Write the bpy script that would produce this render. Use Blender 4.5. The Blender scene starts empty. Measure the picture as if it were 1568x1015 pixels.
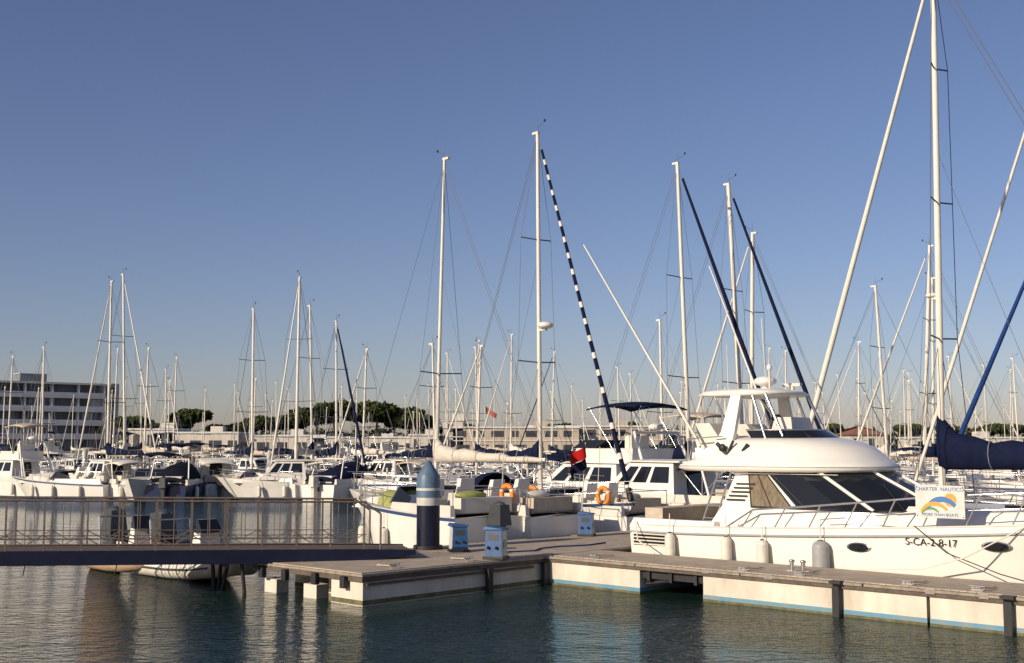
import bpy, math, random
from mathutils import Vector, Matrix
random.seed(7)
R = math.radians
scene = bpy.context.scene

# ------------------------------------------------------------------ materials
MATS = {}
def mat(name, col, rough=0.5, metal=0.0, var=0.0, vscale=3.0, bump=0.0, bscale=20.0, dark=None, spec=None, streak=False):
    if name in MATS: return MATS[name]
    m = bpy.data.materials.new(name); m.use_nodes = True
    nt = m.node_tree; b = nt.nodes['Principled BSDF']
    b.inputs['Roughness'].default_value = rough
    b.inputs['Metallic'].default_value = metal
    b.inputs['Base Color'].default_value = (*col, 1)
    if spec is not None: b.inputs['Specular IOR Level'].default_value = spec
    tc = nt.nodes.new('ShaderNodeTexCoord')
    if var > 0:
        n = nt.nodes.new('ShaderNodeTexNoise'); n.inputs['Scale'].default_value = vscale
        n.inputs['Detail'].default_value = 6; n.inputs['Roughness'].default_value = 0.65
        r = nt.nodes.new('ShaderNodeValToRGB')
        d = dark if dark else tuple(c*(1-var) for c in col)
        r.color_ramp.elements[0].position = 0.32; r.color_ramp.elements[0].color = (*d, 1)
        r.color_ramp.elements[1].position = 0.64; r.color_ramp.elements[1].color = (*col, 1)
        if streak:
            mp = nt.nodes.new('ShaderNodeMapping'); mp.inputs['Scale'].default_value = (1, 1, .35)
            nt.links.new(tc.outputs['Object'], mp.inputs['Vector']); nt.links.new(mp.outputs['Vector'], n.inputs['Vector'])
        else:
            nt.links.new(tc.outputs['Object'], n.inputs['Vector'])
        nt.links.new(n.outputs['Fac'], r.inputs['Fac'])
        nt.links.new(r.outputs['Color'], b.inputs['Base Color'])
    if bump > 0:
        n2 = nt.nodes.new('ShaderNodeTexNoise'); n2.inputs['Scale'].default_value = bscale
        n2.inputs['Detail'].default_value = 4
        bp = nt.nodes.new('ShaderNodeBump'); bp.inputs['Strength'].default_value = bump
        bp.inputs['Distance'].default_value = 0.02
        nt.links.new(tc.outputs['Object'], n2.inputs['Vector'])
        nt.links.new(n2.outputs['Fac'], bp.inputs['Height'])
        nt.links.new(bp.outputs['Normal'], b.inputs['Normal'])
    MATS[name] = m
    return m

WHITE = mat('gelcoat_white', (.80,.775,.72), .28, var=.12, vscale=1.6, streak=True)
WHITE2 = mat('gelcoat_offwhite', (.68,.64,.57), .35, var=.16, vscale=1.6, streak=True)
CREAM = mat('gelcoat_cream', (.62,.55,.43), .35, var=.12, vscale=1.5)
NAVYH = mat('gelcoat_navy', (.015,.028,.09), .25, var=.2)
DECK = mat('deck_nonskid', (.60,.57,.50), .7, var=.2, vscale=4)
TEAK = mat('teak', (.28,.17,.09), .6, var=.35, vscale=8)
BOOT = mat('boot_stripe', (.03,.06,.16), .4)
REDS = mat('red_stripe', (.35,.03,.03), .4)
ANTI = mat('antifouling', (.03,.05,.09), .8, var=.4)
GLASS = mat('tinted_glass', (.012,.014,.018), .06, spec=.5)
CURT = mat('curtained_glass', (.24,.19,.12), .12, var=.5, vscale=12, streak=True)
MASTW = mat('mast_white', (.76,.71,.61), .4, var=.14, vscale=2)
WIRE = mat('rigging_wire', (.14,.14,.15), .6, .2)
STEEL = mat('stainless_steel', (.65,.64,.62), .22, .9)
NAVY = mat('canvas_navy', (.010,.015,.045), .9, var=.35, vscale=5, bump=.6, bscale=7, spec=.10)
BLUE = mat('canvas_blue', (.015,.05,.20), .85, var=.3, vscale=5, bump=.4, spec=.15)
BEIGE = mat('canvas_beige', (.55,.47,.37), .85, var=.25, vscale=5, bump=.6, bscale=7, spec=.2)
CWHITE = mat('sailcloth_white', (.74,.70,.62), .8, var=.15, vscale=6, spec=.2)
SAILP = mat('sail_cover_pale', (.66,.60,.52), .85, var=.25, vscale=4, bump=.6, bscale=6, spec=.2)
BLACKC = mat('canvas_black', (.012,.015,.026), .85, var=.3, spec=.12)
GREENC = mat('canvas_lime', (.36,.38,.13), .85, var=.35, bump=.5, bscale=6, spec=.2)
ORANGE = mat('lifebuoy_orange', (.85,.25,.02), .5, var=.15)
RED = mat('flag_red', (.55,.02,.02), .9, var=.2, spec=.1)
RUB = mat('black_rubber', (.02,.02,.022), .55, var=.3)
FEND = mat('fender_vinyl', (.72,.68,.60), .45, var=.2, vscale=6)
FENDG = mat('fender_grey', (.33,.34,.34), .5, var=.2, vscale=6)
GREYP = mat('engine_grey', (.06,.065,.07), .4, var=.2)
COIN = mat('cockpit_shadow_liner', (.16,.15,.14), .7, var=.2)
PWh = mat('pile_white',(.58,.58,.54),.45,var=.25,vscale=5)

# ------------------------------------------------------------------ mesh builder
class MB:
    def __init__(s): s.v=[]; s.f=[]; s.m=[]; s.sm=[]; s.mats=[]
    def mi(s, m):
        if m not in s.mats: s.mats.append(m)
        return s.mats.index(m)
    def add(s, vs, fs, m, smooth=False):
        o=len(s.v); s.v += [tuple(v) for v in vs]; k=s.mi(m)
        for f in fs:
            s.f.append([i+o for i in f]); s.m.append(k); s.sm.append(smooth)
    def box(s, c, d, m, rz=0.0):
        cx,cy,cz=c; a,b,h=d[0]/2,d[1]/2,d[2]/2; ca,sa=math.cos(rz),math.sin(rz); vs=[]
        for z in (-h,h):
            for x,y in ((-a,-b),(a,-b),(a,b),(-a,b)):
                vs.append((cx+x*ca-y*sa, cy+x*sa+y*ca, cz+z))
        s.add(vs, [(0,3,2,1),(4,5,6,7),(0,1,5,4),(1,2,6,5),(2,3,7,6),(3,0,4,7)], m)
    def frus(s, b, t, z0, z1, m, z1b=None):
        if z1b is None: z1b=z1
        vs=[(b[0],b[2],z0),(b[1],b[2],z0),(b[1],b[3],z0),(b[0],b[3],z0),
            (t[0],t[2],z1),(t[1],t[2],z1b),(t[1],t[3],z1b),(t[0],t[3],z1)]
        s.add(vs, [(0,3,2,1),(4,5,6,7),(0,1,5,4),(1,2,6,5),(2,3,7,6),(3,0,4,7)], m)
        V=[Vector(p) for p in vs]
        return {'R':(V[0],V[1],V[5],V[4]), 'F':(V[1],V[2],V[6],V[5]), 'L':(V[2],V[3],V[7],V[6]), 'B':(V[3],V[0],V[4],V[7]), 'T':(V[4],V[5],V[6],V[7])}
    def panel(s, q, u0,u1,v0,v1, m, off=.008, sk=0.0):
        def P(u,v): return (q[0]*(1-u)+q[1]*u)*(1-v)+(q[3]*(1-u)+q[2]*u)*v
        n=(q[1]-q[0]).cross(q[3]-q[0]).normalized()*off
        s.add([P(u0,v0)+n,P(u1,v0)+n,P(u1+sk,v1)+n,P(u0+sk,v1)+n],[(0,1,2,3)],m)
    def tube(s, p, q, r, m, r2=None, n=6):
        p=Vector(p); q=Vector(q); d=q-p
        if d.length<1e-6: return
        d.normalize(); a=Vector((0,0,1)) if abs(d.z)<.9 else Vector((1,0,0))
        e=d.cross(a).normalized(); g=d.cross(e); r2=r if r2 is None else r2; vs=[]
        for c,rr in ((p,r),(q,r2)):
            for i in range(n):
                t=2*math.pi*i/n; vs.append(c+(e*math.cos(t)+g*math.sin(t))*rr)
        s.add(vs, [(i,(i+1)%n,n+(i+1)%n,n+i) for i in range(n)], m, True)
        s.add(vs[:n],[tuple(range(n))],m); s.add(vs[n:],[tuple(reversed(range(n)))],m)
    def path(s, pts, r, m, n=6):
        for a,b in zip(pts[:-1],pts[1:]): s.tube(a,b,r,m,n=n)
    def ell(s, c, r, m, nu=12, nv=8):
        vs=[];fs=[]
        for j in range(nv+1):
            ph=math.pi*j/nv
            for i in range(nu):
                t=2*math.pi*i/nu
                vs.append((c[0]+r[0]*math.sin(ph)*math.cos(t),c[1]+r[1]*math.sin(ph)*math.sin(t),c[2]+r[2]*math.cos(ph)))
        for j in range(nv):
            for i in range(nu):
                fs.append((j*nu+i,(j+1)*nu+i,(j+1)*nu+(i+1)%nu,j*nu+(i+1)%nu))
        s.add(vs,fs,m,True)
    def loft(s, rings, m, closed=True, cap=True, smooth=True):
        n=len(rings[0]); vs=[p for r in rings for p in r]; fs=[]
        for j in range(len(rings)-1):
            for i in range(n if closed else n-1):
                fs.append((j*n+i, j*n+(i+1)%n, (j+1)*n+(i+1)%n, (j+1)*n+i))
        s.add(vs,fs,m,smooth)
        if cap:
            s.add(rings[0],[tuple(reversed(range(n)))],m); s.add(rings[-1],[tuple(range(n))],m)
    def mesh(s, name):
        me=bpy.data.meshes.new(name); me.from_pydata(s.v,[],s.f)
        for m in s.mats: me.materials.append(m)
        me.polygons.foreach_set('material_index', s.m)
        me.polygons.foreach_set('use_smooth', s.sm)
        me.update(); return me
    def obj(s, name, loc=(0,0,0), rz=0.0, parent=None):
        return put(s.mesh(name), name, loc, rz, parent)
def put(me, name, loc=(0,0,0), rz=0.0, parent=None, sc=1.0):
    o=bpy.data.objects.new(name, me); scene.collection.objects.link(o)
    o.location=loc; o.rotation_euler=(0,0,rz); o.scale=(sc,sc,sc)
    if parent: o.parent=parent
    return o
def bevel(o,w=.02,seg=2):
    b=o.modifiers.new('bevel','BEVEL'); b.width=w; b.segments=seg; b.limit_method='ANGLE'; b.angle_limit=R(35)

# ------------------------------------------------------------------ boat parts
def halfw(s,B,tr,full):
    if s<full: return B/2*(tr+(1-tr)*math.sin(s/full*math.pi/2))
    t=(s-full)/(1-full); return max(.02,B/2*(1-t**2.2))
def deckz(s,fs,fb): return fs+(fb-fs)*s**1.6
def hull(mb,L,B,fs,fb,hm,sheer=None,boot=BOOT,tr=.75,rake=.12,full=.45,N=16,deck=DECK,sheer_h=.09,bowcut=.35):
    sheer=sheer or hm
    st=[]
    for i in range(N+1):
        s=(i/N)**.85; w=halfw(s,B,tr,full); zd=deckz(s,fs,fb); t=max(0,(s-full)/(1-full))
        k=1-bowcut*t
        rows=[(w,zd),(w*1.0,zd-sheer_h),(w*(1-.02)*(1-(1-k)*.4),zd*.6),(w*.94*(1-(1-k)*.8),.13),(w*.91*k,.0),(w*.6*k,-.3),(0.005,-.42)]
        st.append([(s*L-rake*L*s**4*(1-max(z,-.2)/zd), y, z) for y,z in rows])
    rm=[sheer,hm,hm,boot,ANTI,ANTI]
    for sg in (-1,1):
        for r in range(6):
            vs=[];fs=[]
            for i in range(N+1):
                for rr in (r,r+1):
                    x,y,z=st[i][rr]; vs.append((x,y*sg,z))
            for i in range(N):
                f=(2*i,2*i+1,2*i+3,2*i+2); fs.append(f if sg>0 else f[::-1])
            mb.add(vs,fs,rm[r],True)
    t=[(x,y,z) for x,y,z in st[0]]
    mb.add(t+[(x,-y,z) for x,y,z in reversed(t)],[tuple(range(2*len(t)))],hm)
    vs=[];fs2=[]
    for i in range(N+1):
        x,y,z=st[i][0]; vs+= [(x,y-.0,z-.02),(x,0,z+.03),(x,-y,z-.02)]
    for i in range(N):
        a=3*i; fs2+=[(a,a+3,a+4,a+1),(a+1,a+4,a+5,a+2)]
    mb.add(vs,fs2,deck,True)
    for sg in (-1,1):
        mb.path([(st[i][0][0],sg*(st[i][0][1]-.01),st[i][0][2]+.01) for i in range(N+1)],.022,STEEL if hm is NAVYH else WHITE2,n=5)

def rails(mb,L,B,fs,fb,tr,full,s0,s1,h=.6,n=7,lines=(1.0,.5),inset=.06,r=.012):
    for sg in (-1,1):
        pts=[]
        for i in range(n+1):
            s=s0+(s1-s0)*i/n; w=max(.08,halfw(s,B,tr,full)-inset); z=deckz(s,fs,fb)
            pts.append((s*L,sg*w,z)); mb.tube((s*L,sg*w,z),(s*L,sg*w,z+h),r*1.2,STEEL,n=5)
        for l in lines:
            mb.path([(x,y,z+h*l) for x,y,z in pts],r,STEEL,n=5)
    s=s1; w=max(.08,halfw(s,B,tr,full)-inset); z=deckz(s,fs,fb)
    for l in lines: mb.path([(s*L,-w,z+h*l),(min(1,s+.04)*L,0,z+h*l+.03),(s*L,w,z+h*l)],r,STEEL,n=5)

def fender(mb,x,y,z,m=FEND,l=.55,r=.11):
    mb.tube((x,y,z-l/2+r*.6),(x,y,z+l/2-r*.6),r,m,n=12)
    mb.ell((x,y,z-l/2+r*.6),(r,r,r*.9),m,12,6); mb.ell((x,y,z+l/2-r*.6),(r,r,r*.9),m,12,6)
    mb.tube((x,y,z+l/2-.02),(x,y,z+l/2+.05),r*.35,RUB,n=8)
    mb.tube((x,y,z+l/2),(x,y,z+l/2+.45),.012,CWHITE,n=5)

def horseshoe(mb,c,r,th,m,ax=(1,0)):
    pts=[(c[0]+ax[0]*math.sin(R(-150+300*i/14))*r, c[1]+ax[1]*math.sin(R(-150+300*i/14))*r, c[2]+math.cos(R(-150+300*i/14))*r*1.15) for i in range(15)]
    mb.path(pts,th,m,n=8)
    for p in pts[1:-1]: mb.ell(p,(th,th,th),m,8,5)
    for i in (4,10): mb.ell(pts[i],(th*1.1,th*1.12,th*1.1),CWHITE,8,5)

def outboard(mb,x,y,z,sc=1.0,m=GREYP):
    mb.frus((x-.55*sc,x-.05*sc,y-.17*sc,y+.17*sc),(x-.5*sc,x-.12*sc,y-.13*sc,y+.13*sc),z+.15*sc,z+.62*sc,m)
    mb.ell((x-.3*sc,y,z+.58*sc),(.2*sc,.14*sc,.12*sc),m)
    mb.frus((x-.36*sc,x-.16*sc,y-.07*sc,y+.07*sc),(x-.42*sc,x-.12*sc,y-.1*sc,y+.1*sc),z-.75*sc,z+.16*sc,m)
    mb.box((x-.06*sc,y,z+.1*sc),(.12*sc,.2*sc,.35*sc),RUB)

def canvas_roof(mb,x0,x1,w,z,m,posts=None,th=.05,arch=.14):
    rings=[]
    for i in range(7):
        t=i/6; x=x0+(x1-x0)*t; sag=-.06*(2*t-1)**2*2
        ring=[]
        for j in range(9):
            a=-1+2*j/8; ring.append((x,a*w,z+arch*(1-a*a)+sag))
        for j in range(8,-1,-1):
            a=-1+2*j/8; ring.append((x,a*w,z+arch*(1-a*a)+sag-th))
        rings.append(ring)
    mb.loft(rings,m)
    if posts is not None:
        xm=(x0+x1)/2
        for sg in (-1,1):
            for xx in (x0+.1,x1-.1,xm):
                mb.tube((xx,sg*w*.98,z-.05),(xm,sg*w,posts),.016,STEEL,n=5)

def flag(mb,x,y,z,h,m1,m2=None,w=1.0,hh=.6):
    mb.tube((x,y,z),(x-.15,y,z+h),.016,WHITE2,n=5)
    N=12
    def fl(v0,v1,m):
        vs=[];fs=[]
        for i in range(N+1):
            t=i/N; xx=x-.15-.10*math.sin(t*8); yy=y+w*t*.75; dz=-.45*t**.8
            vs+= [(xx+.03,yy,z+h-hh*v0+dz),(xx-.04*v1,yy*1.0-.05*t*v1,z+h-hh*v1+dz*.85)]
        for i in range(N): fs.append((2*i,2*i+1,2*i+3,2*i+2))
        mb.add(vs,fs,m,True)
    if m2: fl(0,.55,m1); fl(.55,1,m2)
    else: fl(0,1,m1)

def sailboat(L=10,B=3.3,H=13,hm=WHITE,cover=NAVY,jib=CWHITE,sp=(.36,.68),radar=None,mastx=.56,rake=.3,
             dodger=None,detail=True,sheer=None,mm=MASTW,striped=False,fr=1.0,jr=.055,wr=.009,bimini=None,buoy=False,spl=None,mr=.075,rs=1.0,cs=1.0,fl=False,rail=True):
    mb=MB(); fs=.95+L*.012; fb=fs+.32; tr=.72; full=.42
    hull(mb,L,B,fs,fb,hm,sheer=sheer or (BOOT if random.random()<.5 else hm),tr=tr,full=full,rake=.11)
    zc=deckz(.5,fs,fb)-.02
    q=mb.frus((.30*L,.74*L,-B*.30,B*.30),(.32*L,.66*L,-B*.24,B*.24),zc-.05,zc+.42,WHITE,z1b=zc+.32)
    for k in ('R','L'):
        for a,b in ((.1,.34),(.40,.60),(.66,.80)):
            u0,u1=(a,b) if k=='R' else (1-b,1-a)
            mb.panel(q[k],u0,u1,.35,.8,GLASS)
    mb.box((.6*L,0,zc+.41),(.5,.5,.07),GLASS)
    zz=deckz(.15,fs,fb)
    for sg in (-1,1): mb.frus((.03*L,.31*L,sg*B*.31-.1,sg*B*.31+.1),(.05*L,.31*L,sg*B*.30-.06,sg*B*.30+.06),zz-.05,zz+.26,WHITE2)
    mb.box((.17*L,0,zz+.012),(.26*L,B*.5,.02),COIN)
    mb.tube((.10*L,0,zz),(.10*L,0,zz+.8),.06,WHITE2)
    pts=[(.10*L-.08,math.cos(R(a))*.42,zz+.8+math.sin(R(a))*.42) for a in range(0,361,30)]
    mb.path(pts,.02,STEEL,n=5)
    if dodger:
        rings=[]
        for t,w,h in ((.285,.30,.95),(.31,.30,.98),(.345,.28,.80),(.37,.26,.42)):
            rings.append([(t*L,math.cos(R(a))*B*w,zc+.0+math.sin(R(a))**.7*h if 0<a<180 else zc) for a in range(0,181,20)])
        mb.loft(rings,dodger,closed=False,cap=False)
    if bimini: canvas_roof(mb,.02*L,.24*L,B*.34,zz+1.9,bimini,posts=zz+.1)
    xm=mastx*L; zb=zc+.3
    top=Vector((xm-rake,0,H)); base=Vector((xm,0,zb))
    mb.tube(base,top,mr,mm,r2=mr*.72,n=8)
    def onm(t): return base.lerp(top,t)
    mb.box((top.x-.08,0,top.z+.03),(.28,.09,.08),mm)
    mb.tube(top,(top.x,0,top.z+.5),.008,WIRE,n=4); mb.tube((top.x,0,top.z+.2),(top.x+.35,0,top.z+.32),.01,WIRE,n=4)
    mb.ell((top.x+.36,0,top.z+.36),(.04,.04,.05),RUB,6,4)
    w0=halfw(.5,B,tr,full)-.05
    tips=[]
    for i,t in enumerate(sp):
        c=onm(t); l=(spl or B*.30)*(1-.18*i)
        for sg in (-1,1): mb.tube(c,(c.x-.12,sg*l,c.z+.04),.022,WIRE,n=5)
        tips.append((c,l))
    for sg in (-1,1):
        prev=Vector((xm-.1,sg*w0,zc-.1))
        for c,l in tips:
            tp=Vector((c.x-.12,sg*l,c.z+.04)); mb.tube(prev,tp,wr,WIRE,n=4)
            if c is tips[0][0]: mb.tube((xm+.1,sg*w0,zc-.1),c,wr*.8,WIRE,n=4)
            prev=tp
        mb.tube(prev,top,wr,WIRE,n=4)
    fx=onm(fr); bow=Vector((L*.985,0,fb+.05))
    mb.tube(bow,fx,wr,WIRE,n=4)
    if jib:
        a=bow.lerp(fx,.04); b=bow.lerp(fx,.95)
        if striped:
            N=60
            for i in range(N):
                p=a.lerp(b,i/N); q2=a.lerp(b,(i+1)/N)
                mb.tube(p,q2,jr*(1.15-.5*i/N),(CWHITE if (i%3==0 and i>14) or (i in (4,9)) else NAVY),n=7)
        else:
            K=14
            for i in range(K):
                p=a.lerp(b,i/K); q2=a.lerp(b,(i+1)/K); f0=jr*(1.15-.55*abs(i/K-.3)/.7); mb.tube(p,q2,f0,jib,r2=jr*(1.15-.55*abs((i+1)/K-.3)/.7))
        mb.tube(bow,bow.lerp(fx,.03),.09,RUB,n=8)
    mb.tube((.01*L,0,fs+.05),top,wr,WIRE,n=4)
    zbm=zb+1.05; bl=mastx*L-.08*L
    mb.tube((xm-.1,0,zbm),(xm-bl,0,zbm+.05),.06,mm,n=8)
    if cover:
        rings=[]
        for i in range(15):
            t=i/14; x=xm+.02-bl*.98*t; h=((.42*(1-t)**1.3+.13)+.03*math.sin(t*23)+.02*math.sin(t*51))*cs; w=(.13*(1-t)+.09+.012*math.sin(t*37))*cs
            if i==0: h=.85*cs; w=.12*cs
            rings.append([(x,w*math.cos(R(a)),zbm+.05*t-.08*cs+h*(.5+.5*math.sin(R(a)))) for a in range(0,360,30)])
        mb.loft(rings,cover)
        if detail:
            mb.tube((xm-bl*.45,0,zbm+.4),onm(.65),.006,WIRE,n=4)
            for i in (3,6,9,12):
                t=i/14; x=xm+.02-bl*.98*t; h=(.42*(1-t)**1.3+.15)*cs+.03; w=(.13*(1-t)+.10)*cs+.02
                mb.path([(x,w*math.cos(R(a)),zbm+.05*t-.09*cs+h*(.5+.5*math.sin(R(a)))) for a in range(0,361,30)],.010,FENDG if cover is NAVY else BEIGE,n=4)
    mb.tube((xm-bl,0,zbm),onm(.98),wr*.9,WIRE,n=4)
    mb.tube((xm-bl*.8,0,zbm),(xm-bl*.8+.1,0,zz+.3),.015,CWHITE,n=4)
    if radar:
        c=onm(radar); mb.ell((c.x+.32*rs,0,c.z),(.26*rs,.26*rs,.12*rs),WHITE); mb.box((c.x+.15*rs,0,c.z-.13*rs),(.4*rs,.1,.06),mm)
    if rail: rails(mb,L,B,fs,fb,tr,full,.02,.95,n=6)
    if detail:
        for s in (.3,.5,.68):
            for sg in (-1,1): fender(mb,s*L,sg*(halfw(s,B,tr,full)+.1),.55)
        if buoy: horseshoe(mb,(.03*L,B*.36,fs+.45),.2,.07,ORANGE)
        if fl: flag(mb,.0,-B*.2,fs,1.3,RED)
        for sg in (-1,1): mb.tube((.27*L,sg*B*.30,zz+.24),(.27*L,sg*B*.30,zz+.42),.07,STEEL,n=8); mb.ell((.12*L,sg*B*.29,zz+.3),(.16,.1,.05),BEIGE,8,5)
    return mb

def motorboat(L=7,B=2.7,style='cabin',hm=WHITE,canvas=NAVY,boot=BOOT,ob=True,sheer=None,fl=None,detail=False,dfs=0.0):
    mb=MB(); fs=.75+L*.02+dfs; fb=fs+.38; tr=.86; full=.5
    hull(mb,L,B,fs,fb,hm,sheer=sheer,tr=tr,full=full,rake=.16,boot=boot,bowcut=.45)
    z=deckz(.45,fs,fb)-.02
    q=mb.frus((.45*L,.86*L,-B*.34,B*.34),(.5*L,.78*L,-B*.25,B*.25),z-.02,z+.38,WHITE,z1b=z+.26)
    for k in ('R','L'):
        for a,b in ((.2,.42),(.5,.72)):
            u0,u1=(a,b) if k=='R' else (1-b,1-a); mb.panel(q[k],u0,u1,.3,.75,GLASS)
    for sg in (-1,1):
        mb.frus((.02*L,.46*L,sg*B*.42-.09,sg*B*.42+.07),(.03*L,.46*L,sg*B*.41-.06,sg*B*.41+.05),z-.06,z+.22,WHITE2)
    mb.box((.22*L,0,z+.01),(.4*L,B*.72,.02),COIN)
    mb.box((.07*L,0,z+.2),(.5,B*.6,.4),BEIGE if random.random()<.5 else WHITE2)
    if style=='open':
        q=mb.frus((.40*L,.60*L,-B*.36,B*.36),(.38*L,.50*L,-B*.31,B*.31),z+.2,z+.78,GLASS)
        for k in ('R','L','F'):
            for u in (0,.5,.96): mb.panel(q[k],u,u+.04,0,1,STEEL,.012)
            mb.panel(q[k],0,1,.93,1,STEEL,.014)
        mb.frus((.3*L,.42*L,-.35,.35),(.32*L,.40*L,-.3,.3),z,z+.75,WHITE2)
        canvas_roof(mb,.12*L,.48*L,B*.38,z+1.55,canvas,posts=z+.2)
    elif style=='cover':
        rings=[]
        for t,w,h in ((.02,.40,.25),(.15,.44,.55),(.35,.42,.95),(.48,.38,1.05),(.62,.3,.5),(.72,.2,.34)):
            rings.append([(t*L,math.cos(R(a))*B*w,z+.1+math.sin(R(a))*h) for a in range(0,181,20)])
        mb.loft(rings,canvas,closed=False,cap=True)
    elif style=='plain':
        ws0=[(.50*L+.55*math.cos(R(a)),B*.38*math.sin(R(a)),z+.18) for a in range(-90,91,15)]
        ws1=[(.46*L+.40*math.cos(R(a)),B*.34*math.sin(R(a)),z+.62) for a in range(-90,91,15)]
        mb.loft([ws0,ws1],GLASS,closed=False,cap=False); mb.path(ws1,.016,STEEL,n=5)
        mb.loft([[ws0[0],(ws0[0][0]-.9,ws0[0][1],z+.2)],[ws1[0],(ws1[0][0]-.6,ws1[0][1],z+.35)]],GLASS,closed=False,cap=False)
        mb.loft([[ws0[-1],(ws0[-1][0]-.9,ws0[-1][1],z+.2)],[ws1[-1],(ws1[-1][0]-.6,ws1[-1][1],z+.35)]],GLASS,closed=False,cap=False)
        for sg in (-.5,.5):
            mb.frus((.30*L,.37*L,sg-.26,sg+.26),(.29*L,.36*L,sg-.24,sg+.24),z+.02,z+.45,WHITE2)
            mb.frus((.28*L,.31*L,sg-.26,sg+.26),(.27*L,.29*L,sg-.22,sg+.22),z+.40,z+.85,WHITE)
        mb.frus((.42*L,.48*L,-.8,-.2),(.44*L,.48*L,-.75,-.25),z,z+.5,WHITE2)
        mb.path([(.03*L,-B*.40,z+.2),(.03*L,-B*.40,z+.62),(.01*L,-B*.2,z+.62),(.01*L,B*.2,z+.62),(.03*L,B*.40,z+.62),(.03*L,B*.40,z+.2)],.014,STEEL)
        mb.path([(.03*L,-B*.40,z+.60),(.25*L,-B*.42,z+.60),(.25*L,-B*.42,z+.2)],.014,STEEL); mb.path([(.03*L,B*.40,z+.60),(.25*L,B*.42,z+.60),(.25*L,B*.42,z+.2)],.014,STEEL)
        rings=[]
        for t,w,h in ((.50,.20,.30),(.55,.34,.50),(.64,.33,.46),(.74,.26,.40),(.84,.14,.26)):
            rings.append([(t*L,math.cos(R(a))*B*w,z+.05+math.sin(R(a))*h*(1+.08*math.sin(a*.3+t*30))) for a in range(0,181,15)])
        mb.loft(rings,canvas,closed=False,cap=True)
        mb.ell((.10*L,.2,z+.45),(.25,.5,.12),canvas)
        mb.ell((.2*L,-.5,z+.16),(.22,.16,.14),FENDG); mb.box((.24*L,.6,z+.18),(.4,.3,.3),CWHITE); mb.tube((.17*L,B*.42,z+.2),(.15*L,B*.42,z+1.9),.012,WHITE2,n=5)
    else:
        hh=1.15
        q=mb.frus((.28*L,.66*L,-B*.38,B*.38),(.30*L,.53*L,-B*.32,B*.32),z+.15,z+hh,WHITE)
        mb.panel(q['F'],.04,.47,.3,.93,GLASS); mb.panel(q['F'],.53,.96,.3,.93,GLASS)
        for k in ('R','L'):
            for a,b in ((.08,.38),(.44,.66),(.71,.90)):
                u0,u1=(a,b) if k=='R' else (1-b,1-a); mb.panel(q[k],u0,u1,.4,.9,GLASS)
        mb.panel(q['B'],.3,.7,.0,.9,GLASS)
        rings=[]
        for x,w,zz in ((.20*L,.34,z+hh+.0),(.22*L,.36,z+hh+.05),(.52*L,.35,z+hh+.06),(.56*L,.28,z+hh)):
            rings.append([(x,math.cos(R(a))*B*w,zz+.07*math.sin(R(a))) for a in range(0,360,30)])
        mb.loft(rings,WHITE)
        if style=='fly':
            q=mb.frus((.24*L,.50*L,-B*.30,B*.30),(.23*L,.46*L,-B*.32,B*.32),z+hh+.05,z+hh+.55,WHITE)
            q=mb.frus((.40*L,.50*L,-B*.29,B*.29),(.38*L,.45*L,-B*.27,B*.27),z+hh+.56,z+hh+.85,GLASS)
            mb.box((.30*L,0,z+hh+.75),(.3,1.0,.5),WHITE2)
            canvas_roof(mb,.18*L,.42*L,B*.34,z+hh+2.05,canvas,posts=z+hh+.4)
            for sg in (-1,1):
                mb.tube((.14*L,sg*B*.38,z+.2),(.22*L,sg*B*.33,z+hh+1.1),.06,WHITE)
            mb.tube((.22*L,-B*.33,z+hh+1.1),(.22*L,B*.33,z+hh+1.1),.06,WHITE)
            mb.ell((.22*L,0,z+hh+1.3),(.28,.28,.13),WHITE)
        else:
            canvas_roof(mb,.02*L,.27*L,B*.37,z+hh-.05,canvas,posts=z+.2)
        mb.tube((.3*L,.2,z+hh+.05),(.22*L,.2,z+hh+2.4),.012,WHITE2,n=4)
    if style!='plain':
        for sg in (-1,1): mb.tube((.1*L,sg*B*.4,z+.1),(.16*L,sg*B*.36,z+1.3),.04,STEEL if style=='open' else WHITE)
        mb.tube((.16*L,-B*.36,z+1.3),(.16*L,B*.36,z+1.3),.04,STEEL if style=='open' else WHITE)
    rails(mb,L,B,fs,fb,tr,full,.5,.95,h=.45,n=5,lines=(1.0,))
    if ob: outboard(mb,0,-.0,fs*.7,1.1,GREYP if random.random()<.6 else WHITE2)
    else: mb.box((-.35,0,.18),(.7,B*.7,.1),TEAK)
    for s in (.2,.45,.65):
        for sg in (-1,1): fender(mb,s*L,sg*(halfw(s,B,tr,full)+.1),.5)
    if fl: flag(mb,.1,-B*.40,fs,1.95,*fl)
    if detail: horseshoe(mb,(.12*L,B*.46,z+.50),.20,.065,ORANGE)
    return mb

# ------------------------------------------------------------------ site axes
ANG=R(-44); U=Vector((math.cos(ANG),math.sin(ANG),0)); V=Vector((-U.y,U.x,0))
Bc=Vector((.74,26.0,0)); F=1800.0
def site(bearing,D): return ((bearing-784)/F*D, D, 0)     # surveyed bearing & distance -> plan position

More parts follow.
